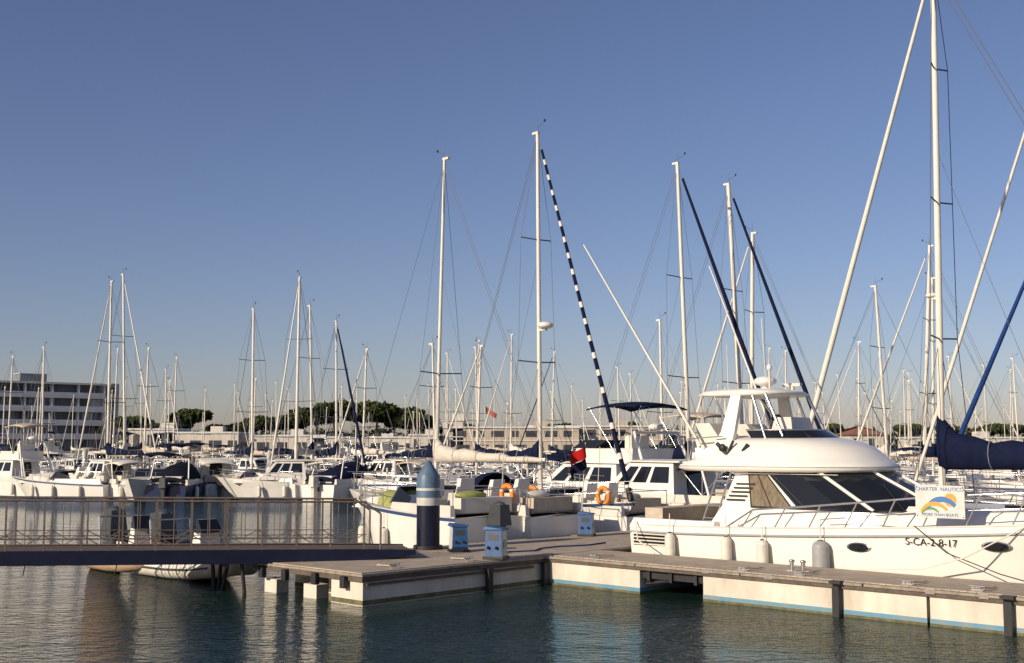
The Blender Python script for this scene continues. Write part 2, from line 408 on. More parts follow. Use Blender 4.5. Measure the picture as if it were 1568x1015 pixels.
# ------------------------------------------------------------------ water / land
def water_mat():
    m=bpy.data.materials.new('harbour_water'); m.use_nodes=True; nt=m.node_tree; b=nt.nodes['Principled BSDF']
    b.inputs['Base Color'].default_value=(.009,.025,.020,1); b.inputs['Roughness'].default_value=.03; b.inputs['IOR'].default_value=1.33
    tc=nt.nodes.new('ShaderNodeTexCoord')
    def noise(sx,sy,rot,detail,scale):
        mp=nt.nodes.new('ShaderNodeMapping'); mp.inputs['Scale'].default_value=(sx,sy,1); mp.inputs['Rotation'].default_value=(0,0,R(rot))
        n=nt.nodes.new('ShaderNodeTexNoise'); n.inputs['Scale'].default_value=scale; n.inputs['Detail'].default_value=detail; n.inputs['Roughness'].default_value=.55
        nt.links.new(tc.outputs['Object'],mp.inputs['Vector']); nt.links.new(mp.outputs['Vector'],n.inputs['Vector']); return n
    a=noise(1,1.7,18,3,4.2); c=noise(1,1.5,-25,2,.8); d=noise(1,1.9,8,2,12); e=noise(1,1,0,2,.12)
    def mul(x,f):
        k=nt.nodes.new('ShaderNodeMath'); k.operation='MULTIPLY'; k.inputs[1].default_value=f; nt.links.new(x,k.inputs[0]); return k.outputs[0]
    def add(x,y):
        k=nt.nodes.new('ShaderNodeMath'); k.operation='ADD'; nt.links.new(x,k.inputs[0]); nt.links.new(y,k.inputs[1]); return k.outputs[0]
    def mulx(x,y):
        k=nt.nodes.new('ShaderNodeMath'); k.operation='MULTIPLY'; nt.links.new(x,k.inputs[0]); nt.links.new(y,k.inputs[1]); return k.outputs[0]
    rp=nt.nodes.new('ShaderNodeMapRange'); rp.inputs['From Min'].default_value=.35; rp.inputs['From Max'].default_value=.65; rp.inputs['To Min'].default_value=.65; rp.inputs['To Max'].default_value=1.35
    nt.links.new(e.outputs['Fac'],rp.inputs['Value'])
    fine=mulx(add(mul(a.outputs['Fac'],.095),mul(d.outputs['Fac'],.024)),rp.outputs['Result'])
    h=add(fine,mul(c.outputs['Fac'],.12))
    bp=nt.nodes.new('ShaderNodeBump'); bp.inputs['Strength'].default_value=1.0; bp.inputs['Distance'].default_value=.8
    nt.links.new(h,bp.inputs['Height']); nt.links.new(bp.outputs['Normal'],b.inputs['Normal'])
    return m
mb=MB(); mb.add([(-3000,-200,0),(3000,-200,0),(3000,4000,0),(-3000,4000,0)],[(0,1,2,3)],water_mat()); mb.obj('water')
GRND=mat('earth_ground',(.20,.17,.12),.9,var=.4,vscale=.05)
CONC=mat('concrete',(.42,.39,.34),.85,var=.35,vscale=1.6,bump=.4,bscale=30)
mb=MB(); mb.add([(-3000,195,1.7),(3000,195,1.7),(3000,4000,1.7),(-3000,4000,1.7)],[(0,1,2,3)],GRND); mb.obj('ground')
mb=MB(); mb.box((0,194,.6),(2000,2,2.26),CONC); mb.obj('quay_wall')

# ------------------------------------------------------------------ pontoons
PCONC=mat('pontoon_concrete',(.72,.67,.57),.8,var=.3,vscale=1.5,bump=.4,bscale=25,dark=(.50,.45,.37),streak=True)
PBLUE=mat('pontoon_blue_band',(.08,.27,.42),.6,var=.5,vscale=5,dark=(.22,.27,.26))
ALGAE=mat('waterline_algae',(.16,.15,.07),.7,var=.6,vscale=6)
RIM=mat('pontoon_edge_timber',(.15,.12,.10),.75,var=.4,vscale=7,spec=.2)
RIML=mat('pontoon_edge_cap',(.36,.31,.25),.75,var=.4,vscale=7,spec=.2)
DARK=mat('pile_dark',(.022,.022,.026),.6,var=.4)
def plank_mat():
    m=bpy.data.materials.new('deck_planks'); m.use_nodes=True; nt=m.node_tree; b=nt.nodes['Principled BSDF']
    b.inputs['Roughness'].default_value=.85; b.inputs['Specular IOR Level'].default_value=.2; tc=nt.nodes.new('ShaderNodeTexCoord')
    w=nt.nodes.new('ShaderNodeTexWave'); w.inputs['Scale'].default_value=2.2; w.wave_profile='SAW'; w.bands_direction='X'
    n=nt.nodes.new('ShaderNodeTexNoise'); n.inputs['Scale'].default_value=3; n.inputs['Detail'].default_value=8
    r=nt.nodes.new('ShaderNodeValToRGB'); r.color_ramp.elements[0].color=(.05,.04,.03,1); r.color_ramp.elements[0].position=.02
    r.color_ramp.elements[1].color=(.62,.52,.41,1); r.color_ramp.elements[1].position=.10
    mx=nt.nodes.new('ShaderNodeMix'); mx.data_type='RGBA'; mx.blend_type='MULTIPLY'; mx.inputs['Factor'].default_value=.6
    nt.links.new(tc.outputs['Object'],w.inputs['Vector']); nt.links.new(tc.outputs['Object'],n.inputs['Vector'])
    nt.links.new(w.outputs['Fac'],r.inputs['Fac']); nt.links.new(r.outputs['Color'],mx.inputs['A']); nt.links.new(n.outputs['Fac'],mx.inputs['B'])
    nt.links.new(mx.outputs['Result'],b.inputs['Base Color']); return m
PLANK=plank_mat()
mb=MB()
W=1.9; LEN=15
for a,b in ((.02,2.55),(4.1,8.6),(8.66,LEN)):
    mb.box(((a+b)/2,W/2,.12),(b-a,W-.06,.74),PCONC)
    mb.box(((a+b)/2,W/2,.085),(b-a+.01,W-.05,.075),PBLUE)
    mb.box(((a+b)/2,W/2,.02),(b-a+.012,W-.045,.05),ALGAE)
mb.box((LEN/2,W/2,.525),(LEN,W+.04,.07),RIM)
x=0
while x<LEN:
    mb.box((x+1.24,W/2,.582),(2.47,W+.10,.045),RIML); x+=2.5
mb.box((LEN/2,W/2,.612),(LEN-.1,W-.16,.02),PLANK)
for x in (2.75,3.3,3.9): mb.box((x,W/2,.38),(.07,W-.1,.2),DARK)
mb.box((3.3,.14,.40),(1.5,.06,.16),DARK); mb.tube((2.6,.2,.2),(4.05,.2,.45),.04,DARK)
mb.box((3.3,W-.1,.1),(1.5,.06,.8),DARK)
for x in (7.0,10.0): 
    mb.box((x,-.075,.17),(.13,.10,.72),DARK); mb.box((x,-.07,.60),(.22,.16,.05),RUB)
for x in (.1,4.2,5.6,8.7,9.6,12): mb.box((x,-.03,.58),(.16,.035,.09),STEEL)
mb.obj('finger_pontoon',Bc,ANG)
A=Bc-V*5.1; WW=3.6; LW=70
mb=MB()
def wf(x0,x1,y0,y1): 
    mb.box(((x0+x1)/2,(y0+y1)/2,.12),(x1-x0,y1-y0,.72),PCONC)
    mb.box(((x0+x1)/2,(y0+y1)/2,.06),(x1-x0+.012,y1-y0+.012,.09),ALGAE)
wf(.05,5.05,.04,1.0); wf(.9,5.05,1.5,2.2); wf(1.0,5.05,2.9,3.5)
mb.box((.25,1.75,.02),(.3,.42,.5),PCONC); mb.box((.25,3.1,.02),(.3,.42,.5),PCONC)
wf(5.3,16,.04,3.5); wf(16.3,40,.04,3.5); wf(40.3,LW,.04,3.5)
mb.box((LW/2,WW/2,.50),(LW,WW,.10),RIM)
mb.box((LW/2,WW/2,.572),(LW+.05,WW+.06,.045),RIML)
mb.box((LW/2,WW/2,.603),(LW-.1,WW-.16,.02),PLANK)
for x in (3.3,5.0): mb.box((x,-.06,.17),(.13,.10,.6),DARK)
mb.box((2.4,-.012,.40),(4.6,.03,.05),RIM)
for y in (.5,1.4,2.4,3.2): mb.box((-.04,y,.42),(.1,.14,.22),DARK)
wk=mb.obj('walkway_pontoon',A,math.atan2(V.y,V.x))
def cleat(p,rz):
    mb=MB()
    mb.box((0,0,.012),(.2,.09,.024),STEEL)
    for x in (-.05,.05): mb.tube((x,0,.02),(x,0,.07),.014,STEEL)
    mb.tube((-.13,0,.08),(.13,0,.08),.017,STEEL,n=8)
    mb.path([(-.1,0,.05),(.1,.05,.06),(.12,.3,.03),(.05,.6,.03)],.014,BEIGE,n=6)
    mb.obj('mooring_cleat',p,rz)
for x in (1.2,4.9,6.1,8.2,9.4,11): cleat(Bc+U*x+V*.2+Vector((0,0,.622)),ANG)
for x in (1.0,3.0): cleat(A+V*x-U*.25+Vector((0,0,.613)),ANG+math.pi/2)
cleat(A+V*.5-U*3.2+Vector((0,0,.613)),ANG)
mb=MB(); mb.path([(0,0,0),(.5,.15,0),(1.1,-.05,0),(1.6,.25,0),(2.3,.3,0),(3.1,.05,0),(3.9,.2,0)],.018,BLUE); mb.obj('power_cable',Vector(site(765,26.2))+Vector((0,0,.635)),ANG+math.pi/2)
mb=MB()
for x in (-.12,.12): mb.tube((x,0,0),(x,0,.20),.045,STEEL,n=10); mb.ell((x,0,.20),(.06,.06,.03),STEEL)
mb.box((0,0,.01),(.42,.16,.02),STEEL); mb.tube((-.2,0,.1),(.2,0,.1),.02,STEEL)
mb.obj('mooring_bollard',Bc+U*5.75+V*.75+Vector((0,0,.622)),ANG)

mb=MB(); PN=mat('pile_navy',(.010,.014,.035),.4,var=.3,spec=.3,vscale=2,streak=True); PB=mat('pile_capblue',(.10,.17,.26),.45,var=.3,vscale=5)
def rings(zr): return [[(math.cos(2*math.pi*i/24)*r,math.sin(2*math.pi*i/24)*r,z) for i in range(24)] for z,r in zr]
mb.loft(rings([(-1.5,.27),(1.62,.27)]),PN,cap=False); mb.loft(rings([(1.62,.275),(1.80,.275)]),PWh,cap=False)
mb.loft(rings([(1.80,.278),(2.02,.278),(2.2,.275),(2.28,.26)]),PB,cap=False)
mb.loft(rings([(2.28,.26),(2.32,.25),(2.5,.14),(2.66,.03)]),PB)
mb.loft(rings([(.58,.34),(.70,.34)]),RUB); mb.loft(rings([(1.96,.281),(2.02,.281)]),PWh,cap=False)
mb.obj('mooring_pile',site(657,27.6))
PEDB=mat('pedestal_blue',(.03,.10,.26),.5,var=.3,vscale=6); PEDW=mat('pedestal_white',(.55,.55,.53),.5,var=.2)
def pedestal(p,rz,s=1.0):
    mb=MB()
    mb.box((0,0,.03),(.46*s,.40*s,.06),RUB)
    q=mb.frus((-.2*s,.2*s,-.17*s,.17*s),(-.18*s,.18*s,-.15*s,.15*s),.06,.60*s,PEDW)
    mb.panel(q['R'],.02,.98,.02,.97,PEDB,.008)
    mb.panel(q['R'],.2,.8,.62,.85,GREYP,.014); mb.panel(q['F'],.2,.8,.3,.6,FENDG,.01)
    mb.frus((-.23*s,.23*s,-.2*s,.2*s),(-.2*s,.2*s,-.17*s,.17*s),.60*s,.68*s,PEDB,z1b=.63*s)
    for x in (-.1,.08): mb.tube((x*s,-.19*s,.25*s),(x*s,-.22*s,.23*s),.03*s,RUB,n=8)
    o=mb.obj('service_pedestal',p,rz); bevel(o,.012)
pedestal(Vector(site(703,26.9))+Vector((0,0,.615)),R(15),.95)
pedestal(Vector(site(760,25.2))+Vector((0,0,.615)),R(-20),1.02)
pedestal(Vector(site(897,31.5))+Vector((0,0,.615)),R(-15),.95)

# gangway
GN=mat('gangway_paint',(.010,.014,.038),.5,var=.3,spec=.25); RAILM=mat('gangway_rail_steel',(.20,.16,.13),.55,.3,var=.4,vscale=8)
GDK=mat('gangway_deck',(.22,.16,.12),.85,var=.4,vscale=6,spec=.2)
g0=Vector((-2.25,26.0,.70)); g1=Vector((-18.3,21.5,.98)); gd=(g1-g0); GL=gd.length; ga=math.atan2(gd.y,gd.x); slope=gd.z/GL
mb=MB(); gw=1.5
def gz(x): return slope*x
for sg in (-1,1):
    y=sg*gw/2
    mb.add([(0.0,y-.05,0),(0.0,y+.05,0),(0,y+.05,.10),(0,y-.05,.10),(1.2,y-.05,-.14),(1.2,y+.05,-.14),(1.2,y+.05,.12+gz(1.2)),(1.2,y-.05,.12+gz(1.2)),
            (GL,y-.05,gz(GL)-.16),(GL,y+.05,gz(GL)-.16),(GL,y+.05,gz(GL)+.12),(GL,y-.05,gz(GL)+.12)],
           [(0,1,2,3),(0,4,5,1),(1,5,6,2),(2,6,7,3),(3,7,4,0),(4,8,9,5),(5,9,10,6),(6,10,11,7),(7,11,8,4),(8,11,10,9)],GN)
    n=22
    for i in range(n+1):
        x=1.1+(GL-1.3)*i/n; z=gz(x)+.1
        mb.box((x,y,z+.5),(.035,.035,1.0),RAILM)
        if i<n:
            x2=1.1+(GL-1.3)*(i+.5)/n
            mb.tube((x2,y,z+.12),(x2,y,z+1.0),.009,RAILM,n=5)
            mb.tube((x,y,z+.33),(x2,y,z+.13),.010,RAILM,n=5); mb.tube((x2,y,z+.13),(x2*2-x,y,z+.33),.010,RAILM,n=5)
    for h,r in ((1.1,.026),(.24,.018),(.42,.010)):
        mb.tube((1.05,y,gz(1)+h),(GL,y,gz(GL)+h),r,RAILM,n=6)
    mb.tube((1.1,y,gz(1)+1.1),(.75,y,gz(1)+.85),.024,RAILM); mb.tube((.75,y,gz(1)+.85),(.75,y,.1),.024,RAILM)
mb.add([(0.05,-gw/2+.06,.09),(GL,-gw/2+.06,gz(GL)+.11),(GL,gw/2-.06,gz(GL)+.11),(0.05,gw/2-.06,.09)],[(0,1,2,3)],GDK)
for i in range(14):
    x=.8+i*1.15; mb.box((x,0,gz(x)-.05),(.07,gw-.08,.1),GN)
for lx,ly,dx in ((3.95,-.6,.12),(4.15,-.3,-.1),(3.6,.6,-.2),(3.8,-.2,.35)):
    mb.tube((lx,ly,.0),(lx+dx,ly,-1.8),.045,DARK)
mb.box((3.9,0,-.1),(.12,1.5,.12),DARK)
for i in range(5): mb.tube((6+i*1.7,.75,gz(7)-.1),(6.05+i*1.7,.75,gz(7)-.35),.012,DARK)
mb.obj('gangway',g0,ga)

# ------------------------------------------------------------------ inflatable dinghies
def dinghy(name,p,rz,L=2.9,tm=FEND,fl=TEAK,ob=True,sc=1.0):
    mb=MB(); w=.62; r=.21
    pts=[(0,-w,.2),(L*.4,-w,.21),(L*.68,-w*.92,.25),(L*.85,-w*.66,.31),(L*.96,-w*.3,.36),(L,0,.38)]
    pts=pts+[(x,-y,z) for x,y,z in reversed(pts[:-1])]
    for i in range(len(pts)-1): mb.tube(pts[i],pts[i+1],r,tm,n=12)
    for q in pts[1:-1]: mb.ell(q,(r,r,r),tm,12,8)
    for q in (pts[0],pts[-1]):
        mb.tube(q,(q[0]-.25,q[1],q[2]),r,tm,r2=.06,n=12)
    for i in range(len(pts)-1):
        a,b=pts[i],pts[i+1]; sg=-1 if i<5 else 1
        mb.tube((a[0],a[1]+sg*r*.98,a[2]),(b[0],b[1]+sg*r*.98,b[2]),.025,GREYP)
    mb.add([(0.05,-.5,.12),(L*.6,-.5,.12),(L*.88,0,.18),(L*.6,.5,.12),(.05,.5,.12)],[(0,1,2,3,4)],fl)
    mb.box((.05,0,.3),(.06,.95,.42),GREYP); mb.box((L*.38,0,.36),(.26,1.1,.05),fl)
    mb.frus((L*.42,L*.58,-.28,.28),(L*.46,L*.54,-.22,.22),.2,.95,WHITE); mb.frus((L*.5,L*.58,-.26,.26),(L*.48,L*.51,-.22,.22),.95,1.22,GLASS)
    mb.frus((L*.2,L*.34,-.3,.3),(L*.2,L*.32,-.27,.27),.2,.62,WHITE2); mb.ell((L*.26,0,.64),(.24,.3,.08),BLACKC)
    mb.path([(.15,-.5,.3),(.0,-.48,1.15),(.0,.48,1.15),(.15,.5,.3)],.022,STEEL)
    mb.ell((L*.72,0,.42),(.3,.3,.16),BLACKC); mb.ell((L*.66,.2,.5),(.16,.14,.14),ORANGE)
    mb.path([(L*.42,.0,1.0),(L*.40,.15,1.05),(L*.40,-.15,1.05),(L*.42,0,1.0)],.018,RUB)
    if ob:
        outboard(mb,0.05,0,.50,1.25); mb.tube((.1,0,.75),(.55,.1,.85),.02,RUB)
    mb.path([(L*.9,.0,.5),(L*1.1,.1,.4),(L*1.3,.3,.6)],.012,CWHITE)
    o=mb.obj(name,p,rz); o.scale=(sc,sc,sc); return o
dinghy('inflatable_dinghy',Vector(site(266,28.4)),R(-44),3.0,FEND,TEAK,sc=1.08)
dinghy('inflatable_dinghy',Vector(site(190,29.8)),R(-50),2.6,mat('dinghy_tan',(.52,.36,.24),.6,var=.25),TEAK,sc=1.08)

# ------------------------------------------------------------------ main motor yacht
yo=bpy.data.objects.new('motor_yacht',None); scene.collection.objects.link(yo)
Bm=4.0; Ly=12.8; fsY,fbY,trY,fullY=1.20,1.88,.92,.5
yo.location=Bc+U*.55+V*(2.1+Bm/2); yo.rotation_euler=(0,0,ANG)
YW=mat('yacht_gelcoat',(.82,.79,.725),.2,var=.06,vscale=1.2,streak=True)
mb=MB(); hull(mb,Ly,Bm,fsY,fbY,YW,tr=trY,full=fullY,rake=.14,N=28,boot=BOOT,sheer_h=.14,bowcut=.4,deck=DECK)
hy=lambda x: halfw(x/Ly,Bm,trY,fullY)
def hullpt(x,z):
    s=x/Ly; t=max(0,(s-.5)/.5); zd=deckz(s,fsY,fbY); w=hy(x); k=1-.4*t
    w2=w*.98*(1-(1-k)*.4); a=(zd-.14-z)/(zd-.14-zd*.6); return w+(w2-w)*a
for sg in (-1,1):
    pts=[(Ly*s*.995-.14*Ly*s**4*.16, sg*(hy(Ly*s)*(1.0)+.012), deckz(s,fsY,fbY)-.15) for s in [i/24 for i in range(24)]]
    mb.path(pts,.028,FENDG,n=6)
    for k in range(3): mb.box((.62,sg*(hy(.6)+.016),.98-.075*k),(.95,.03,.042),GLASS)
    mb.box((.62,sg*(hy(.6)+.004),.905),(1.1,.02,.27),WHITE2)
    for px,rr in ((5.75,.26),(8.35,.26)):
        zc_=deckz(px/Ly,fsY,fbY)-.36
        def sp_(a,f,o):
            x=px+f*rr*math.cos(R(a)); z=zc_+f*.095*math.sin(R(a)); return (x,sg*(hullpt(x,z)+o),z)
        ro=[sp_(a,1,.015) for a in range(0,360,18)]; ri=[sp_(a,.82,.03) for a in range(0,360,18)]
        mb.loft([ro,ri],STEEL,cap=False); mb.add(ri,[tuple(range(20))],GLASS)
mb.box((-.45,0,.32),(.95,3.3,.12),TEAK)
for sg in (-1,1): mb.box((-.01,sg*1.0,.95),(.03,.5,.3),GLASS)
mb.obj('hull',parent=yo)
def plan(x0,x1,w,c,z,fr=(0,.26,.60,.66,1)):
    xs=x1-c; r=[(x0+(xs-x0)*f,-w,z) for f in fr]
    for i in range(1,12):
        a=R(-90+180*i/12); r.append((xs+c*math.cos(a)**.85,w*math.copysign(abs(math.sin(a))**.9,math.sin(a)),z))
    r+=[(x0+(xs-x0)*f,w,z) for f in reversed(fr)]
    return r
mb=MB()
FC=(0,.36,.84,.92,1)
L0=plan(1.95,7.3,1.66,2.7,1.15,FC); L1=plan(2.35,6.9,1.60,2.5,1.70,FC); L2=plan(2.65,5.35,1.44,1.9,2.46,FC)
mb.loft([L0,L1],YW,cap=False,smooth=False)
n=len(L1)
for i in range(n):
    j=(i+1)%n; q=[L1[i],L1[j],L2[j],L2[i]]
    k=min(i,n-2-i) if i<n-1 else -1
    m=YW if k in (-1,0,2) else (CURT if k==1 else GLASS)
    mb.add(q,[(0,1,2,3)],m,smooth=(k>=4))
for i in (1,2,3,4,6,9,11,14,16,17,18,19):
    if i<n:
        big=i in (6,9,11,14)
        mb.tube(L1[i],L2[i],.04 if big else .018,YW if big else RUB,n=6)
mb.path(L1[1:n-1],.022,RUB,n=5); mb.path(L2[1:n-1],.03,YW,n=5)
Q=Vector(L1[1]).lerp(Vector(L1[2]),.5)
mb.tube(Q,Vector(L2[1]).lerp(Vector(L2[2]),.5),.014,RUB,n=5)
for i in (7,12): 
    a=Vector(L1[i]); b=Vector(L1[i+1]).lerp(Vector(L2[i+1]),.65); mb.tube(a+Vector((.06,0,.02)),b+Vector((.06,0,.02)),.012,RUB)
for k in range(5):
    mb.box((2.70+.05*k,-1.575+.022*k-.03,1.84+.085*k),(.46,.02,.035),RUB)
mb.add([(1.96,-1.0,1.2),(1.96,-.1,1.2),(2.6,-.1,2.35),(2.6,-1.0,2.35)],[(0,1,2,3)],GLASS)
mb.loft([plan(5.6,11.0,1.35,3.6,1.2),plan(5.6,10.7,1.2,3.4,1.66),plan(5.7,10.3,.95,3.2,1.80)],YW)
mb.box((8.2,0,1.83),(.55,.55,.06),GLASS)
for sg in (-1,1): 
    mb.frus((.0,2.3,sg*1.75-.12,sg*1.75+.1),(.1,2.3,sg*1.73-.1,sg*1.73+.08),1.15,1.36,YW)
    mb.tube((2.6,sg*1.56,2.40),(5.0,sg*1.35,2.40),.014,STEEL)
mb.box((.35,0,1.35),(.5,2.8,.45),BEIGE); mb.box((1.2,0,1.215),(1.8,3.2,.02),TEAK)
o=mb.obj('cabin',parent=yo)
mb=MB()
FR=(0,.25,.5,.75,1)
rr=[plan(1.45,5.35,1.60,2.1,2.44,FR),plan(1.30,5.50,1.70,2.1,2.50,FR),plan(1.32,5.48,1.69,2.1,2.58,FR),plan(1.5,5.35,1.62,2.1,2.66,FR),
    plan(2.1,5.2,1.54,2.1,2.80,FR),plan(2.2,5.0,1.46,2.0,2.95,FR),plan(2.28,4.7,1.34,1.9,3.08,FR),plan(2.36,4.35,1.15,1.6,3.15,FR),plan(2.5,4.0,.8,1.3,3.19,FR)]
mb.loft(rr,YW)
mb.add([(x*1.0,y*1.003,z) for x,y,z in plan(1.295,5.505,1.703,2.1,2.545,FR)]+[(x,y*1.003,z) for x,y,z in plan(1.295,5.505,1.703,2.1,2.56,FR)],
       [(i,(i+1)%21,21+(i+1)%21,21+i) for i in range(21)],FENDG)
mb.obj('roof',parent=yo)
mb=MB()
s1=plan(2.5,4.2,1.02,1.2,3.16,FR); s2=plan(2.4,3.9,.98,1.1,3.34,FR)
mb.loft([s1[2:19],s2[2:19]],GLASS,closed=False,cap=False); mb.path(s2[2:19],.02,STEEL,n=5)
mb.frus((1.5,2.5,-1.35,1.35),(1.45,2.6,-1.3,1.3),2.62,2.95,YW)
mb.frus((1.55,2.2,-1.2,-.3),(1.35,1.75,-1.15,-.35),2.95,3.5,WHITE2)
mb.frus((1.55,2.2,.3,1.2),(1.35,1.75,.35,1.15),2.95,3.5,WHITE2)
mb.frus((3.0,3.6,-.7,.3),(3.1,3.5,-.6,.2),3.15,3.62,WHITE2)
mb.tube((2.95,-.2,3.5),(2.85,-.2,3.5),.2,RUB,n=12)
for sg in (-1,1):
    mb.loft([[(1.75,sg*1.42,2.6),(2.35,sg*1.42,2.6),(2.35,sg*1.30,2.6),(1.75,sg*1.30,2.6)],
             [(2.15,sg*1.30,3.3),(2.5,sg*1.30,3.3),(2.5,sg*1.19,3.3),(2.15,sg*1.19,3.3)],
             [(2.25,sg*1.02,4.15),(2.5,sg*1.02,4.15),(2.5,sg*.92,4.15),(2.25,sg*.92,4.15)]],YW,smooth=False)
    mb.tube((3.5,sg*.95,3.2),(3.05,sg*.9,4.15),.035,STEEL); mb.tube((2.6,sg*1.3,2.85),(1.75,sg*.95,4.12),.03,STEEL)
    mb.tube((3.1,sg*1.0,3.15),(2.75,sg*.95,4.12),.03,STEEL)
mb.loft([plan(1.55,3.25,1.0,.7,4.10,FR),plan(1.45,3.35,1.1,.7,4.15,FR),plan(1.55,3.25,1.03,.7,4.22,FR),plan(1.8,3.0,.8,.7,4.27,FR)],YW)
mb.ell((2.5,0,4.46),(.26,.26,.12),WHITE); mb.tube((2.5,0,4.25),(2.5,0,4.4),.08,WHITE)
mb.box((2.9,.5,4.38),(.45,.1,.07),WHITE2); mb.tube((2.9,.5,4.25),(2.9,.5,4.38),.05,WHITE2)
mb.tube((1.9,-.6,4.25),(1.88,-.6,5.3),.010,WHITE2); mb.tube((2.1,.7,4.25),(2.0,.7,6.0),.012,WHITE2); mb.tube((2.8,-.3,4.25),(2.8,-.3,4.7),.025,WHITE2); mb.ell((2.8,-.3,4.75),(.06,.06,.08),WHITE)
mb.path([(1.4,-1.5,2.65),(1.4,-1.5,3.15),(2.3,-1.45,3.2)],.016,STEEL); mb.path([(1.4,-1.5,3.15),(1.4,1.5,3.15),(2.3,1.45,3.2)],.016,STEEL)
for dx in (0,.32): mb.tube((1.75+dx,-1.52,1.25),(2.35+dx,-1.52,2.75),.02,STEEL)
for k in range(5): t=(k+.6)/5.5; mb.tube((1.75+.6*t,-1.52,1.25+1.5*t),(2.07+.6*t,-1.52,1.25+1.5*t),.02,STEEL)
mb.tube((2.5,-1.50,2.75),(2.2,-1.54,3.05),.045,RUB); mb.tube((2.75,-1.46,2.80),(2.95,-1.48,3.02),.04,RUB); mb.ell((2.35,-1.55,2.95),(.09,.06,.09),RUB); mb.tube((2.4,-1.52,2.7),(2.6,-1.5,3.1),.03,RUB)
o=mb.obj('flybridge',parent=yo)
mb=MB()
mb.tube((1.7,-1.45,3.0),(-1.55,-1.6,7.9),.035,MASTW,r2=.016); mb.tube((1.9,1.4,3.1),(-.55,2.3,7.7),.035,MASTW,r2=.016)
mb.obj('outrigger_poles',parent=yo)
mb=MB()
for sg in (-1,1):
    top=[];N=11
    top.append((2.6,sg*(hy(2.6)-.08),deckz(2.6/Ly,fsY,fbY)))
    for i in range(N+1):
        x=3.3+(12.1-3.3)*i/N; y=sg*max(.15,hy(x)-.08); z=deckz(x/Ly,fsY,fbY); h=.38+.2*min(1,i/5)
        top.append((x,y,z+h)); 
        mb.tube((x-.28,sg*max(.15,hy(x-.28)-.08),z),(x,y,z+h),.015,STEEL)
    mb.path(top,.02,STEEL,n=8)
    mid=[(x,y,z-.28) for x,y,z in top[3:]]; mb.path(mid,.012,STEEL)
mb.tube(top[-1],(top[-1][0],-top[-1][1],top[-1][2]),.02,STEEL)
mb.obj('bow_rail',parent=yo)
mb=MB()
for x,m,r,l in ((1.25,FEND,.115,.55),(2.75,FEND,.115,.55),(3.65,FEND,.12,.5),(5.0,FENDG,.17,.62)):
    fender(mb,x,-(hy(x)+.13),.78,m,l,r)
mb.path([(9.0,-hy(9)+.05,1.65),(8.0,-2.4,1.0),(7.2,-2.35,.75),(6.0,-2.5,.66)],.014,CWHITE)
mb.path([(9.2,-hy(9.2)+.05,1.65),(10.0,-2.2,1.1),(10.6,-2.6,.66)],.012,RUB)
mb.path([(6.9,-hy(6.9)-.02,1.50),(7.6,-2.2,1.05),(8.6,-2.3,.75),(9.3,-2.6,.66)],.010,RUB)
mb.path([(.2,-1.9,1.3),(.5,-2.2,.9),(1.2,-2.5,.66)],.014,CWHITE)
mb.obj('fenders_and_lines',parent=yo)
def text(s,size,loc,rot,m,parent):
    c=bpy.data.curves.new('text','FONT'); c.body=s; c.size=size; c.extrude=.002; c.align_x='CENTER'; c.align_y='CENTER'
    c.materials.append(m); o=bpy.data.objects.new('lettering',c); scene.collection.objects.link(o); o.parent=parent
    o.location=loc; o.rotation_euler=rot; return o
xx=7.2
dy=(hullpt(xx+.3,1.2)-hullpt(xx-.3,1.2))/.6
text('S-CA-2-8-17',.19,(xx,-(hullpt(xx,1.2)+.02),1.2),(R(90),0,-math.atan(dy)),BLACKC,yo)
bx0,bx1=6.92,7.86; by=-(hy(7.6)+.0); bh=.60; bz=1.96
mb=MB()
SG=mat('banner_cloth',(.66,.64,.60),.8,var=.15,vscale=4,bump=.5,bscale=5,spec=.1); SB=mat('banner_blue',(.05,.17,.42),.6); SO=mat('banner_orange',(.80,.33,.05),.6); SG2=mat('banner_green',(.10,.28,.10),.6)
mb.box(((bx0+bx1)/2,by,bz),(bx1-bx0,.015,bh),SG)
def disc(cx,cz,r,m,off,a0=0,a1=360,ri=0):
    pts=[(cx+r*math.cos(R(a)),by-off,cz+r*math.sin(R(a))) for a in range(a0,a1+1,12)]
    if ri: 
        p2=[(cx+ri*math.cos(R(a)),by-off,cz+ri*math.sin(R(a))*.85) for a in range(a0,a1+1,12)]; k=len(pts)
        mb.add(pts+p2,[(i,i+1,k+i+1,k+i) for i in range(k-1)],m)
    else: mb.add(pts,[tuple(range(len(pts)))],m)
cxm=(bx0+bx1)/2
disc(cxm+.2,bz+.04,.12,SO,.012); disc(cxm+.04,bz-.24,.34,SB,.016,36,156,.28); disc(cxm-.1,bz-.30,.30,SO,.02,36,156,.27); disc(cxm-.18,bz-.30,.2,SG2,.014,36,156,.18)
for zz_ in (bz+bh/2-.03,bz-bh/2+.03):
    for xx_ in (bx0+.03,bx1-.03): mb.tube((xx_,by-.01,zz_),(xx_,by+.08,zz_+.02),.012,RUB)
mb.obj('banner',parent=yo)
text('CHARTER  NAUTICO',.098,(cxm,by-.014,bz+.23),(R(90),0,0),SB,yo)
text('MORE THAN BOATS',.075,(cxm,by-.014,bz-.24),(R(90),0,0),SB,yo)

